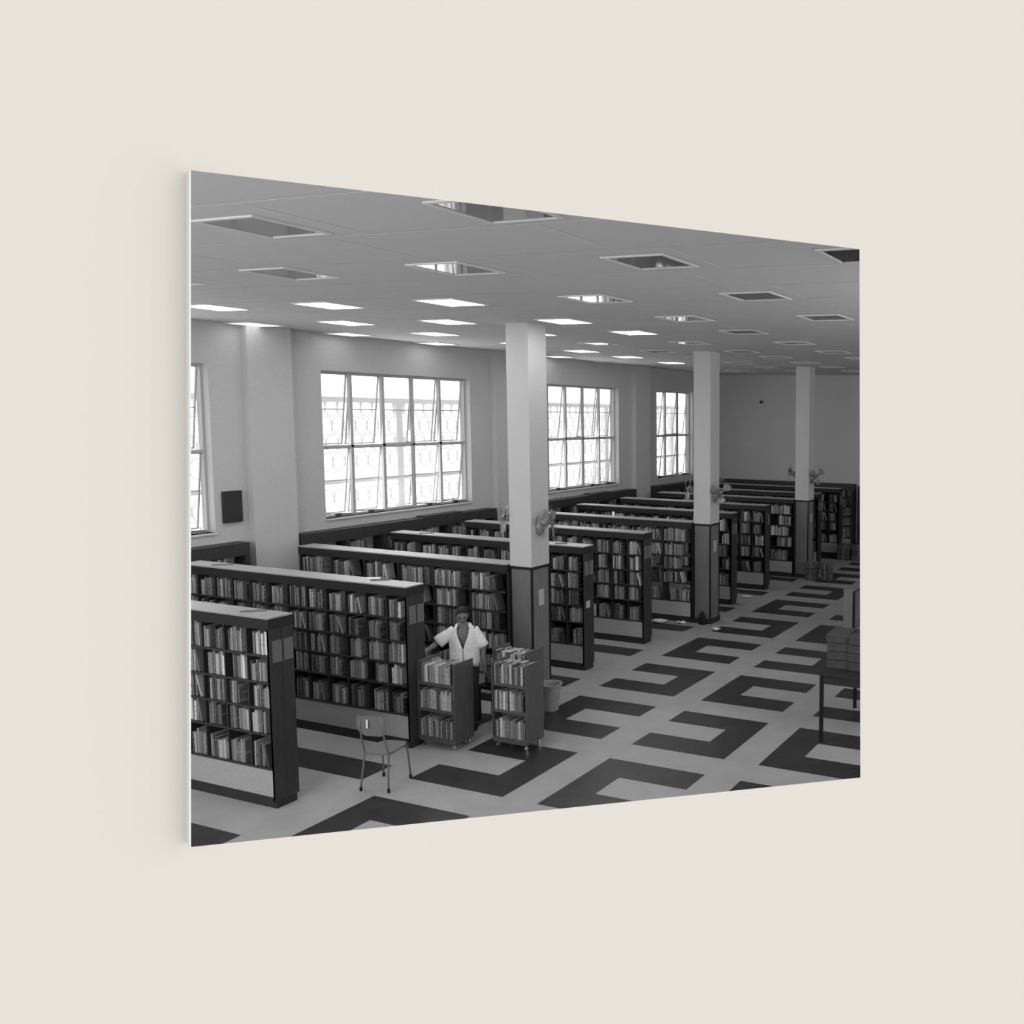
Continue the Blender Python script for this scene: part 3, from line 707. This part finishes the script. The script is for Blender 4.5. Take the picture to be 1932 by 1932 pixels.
hr.rings(rings, caps=(False, True)); hr.build('hair', M['hair'], head, smooth=True, fix=True)
# shirt: open collar with a deep V, hem loose over the trousers
sh = MB(); NK = 40; rows = []
for (z, rx, ry, cy, vg) in ((.90, .205, .150, -.01, .10), (.95, .205, .150, -.012, .02), (1.05, .19, .140, -.02, .02), (1.15, .188, .138, -.03, .02), (1.22, .188, .135, -.035, .14), (1.30, .185, .13, -.04, .30), (1.37, .17, .12, -.045, .45), (1.43, .128, .095, -.05, .66), (1.465, .085, .075, -.055, .95), (1.48, .086, .078, -.058, 1.15)):
    row = []
    for k in range(NK+1):
        an = vg+(2*PI-2*vg)*k/NK; wv = 1+.035*math.sin(7*an+z*9)*(1 if z < 1.3 else .3)
        row.append((rx*math.sin(an)*wv, cy-ry*math.cos(an)*wv, z+(.02*math.sin(5*an) if z < .91 else 0)))
    rows.append(row)
sh.rings(rows, caps=(False, False), open_=True)
def sleeve(p, q, rp, rq, n=16):
    p, q = Vector(p), Vector(q); rp *= .9; t = (q-p).normalized(); a = t.cross(Vector((0, 1, 0))).normalized(); c = t.cross(a); rs = []
    for i in range(7):
        f = i/6; ce_ = p.lerp(q, f); r = rp+(rq-rp)*f
        rs.append([ce_+(a*math.cos(2*PI*k/n)+c*math.sin(2*PI*k/n)*.9)*r*(1+.05*math.sin(3*2*PI*k/n+i)) for k in range(n)])
    sh.rings(rs, caps=(True, False))
sleeve((-.115, -.045, 1.40), (-.32, -.09, 1.245), .078, .09)
sleeve((.11, -.04, 1.40), (.235, -.03, 1.145), .078, .085)
s_o = sh.build('shirt', M['shirt'], person, smooth=True); md = s_o.modifiers.new('solid', 'SOLIDIFY'); md.thickness = .005
for sx in (-1, 1):
    MB().rings([[(sx*.06, -.105, 1.475), (sx*.085, -.06, 1.49), (sx*.11, -.075, 1.455), (sx*.08, -.135, 1.42)], [(sx*.062, -.111, 1.48), (sx*.088, -.064, 1.495), (sx*.114, -.08, 1.458), (sx*.083, -.141, 1.422)]]).build('collar', M['shirt'], person, fix=True)
tr = MB()
for sx in (-1, 1):
    tr.rings([[(sx*cx_+r*math.cos(2*PI*k/16), cy_+r*1.05*math.sin(2*PI*k/16), z) for k in range(16)] for z, r, cx_, cy_ in ((.98, .115, .045, 0), (.86, .108, .07, 0), (.5, .08, .085, -.01), (.08, .065, .09, .02))])
tr.build('trousers', M['trouser'], person, smooth=True, fix=True)
for sx in (-1, 1):
    MB().rings([[(sx*.10+.05*f*math.cos(2*PI*k/14), -.07+.14*f*math.sin(2*PI*k/14), z) for k in range(14)] for z, f in ((0, 1), (.04, .98), (.07, .7), (.085, .3))]).build('shoe', M['black'], person, smooth=True, fix=True)
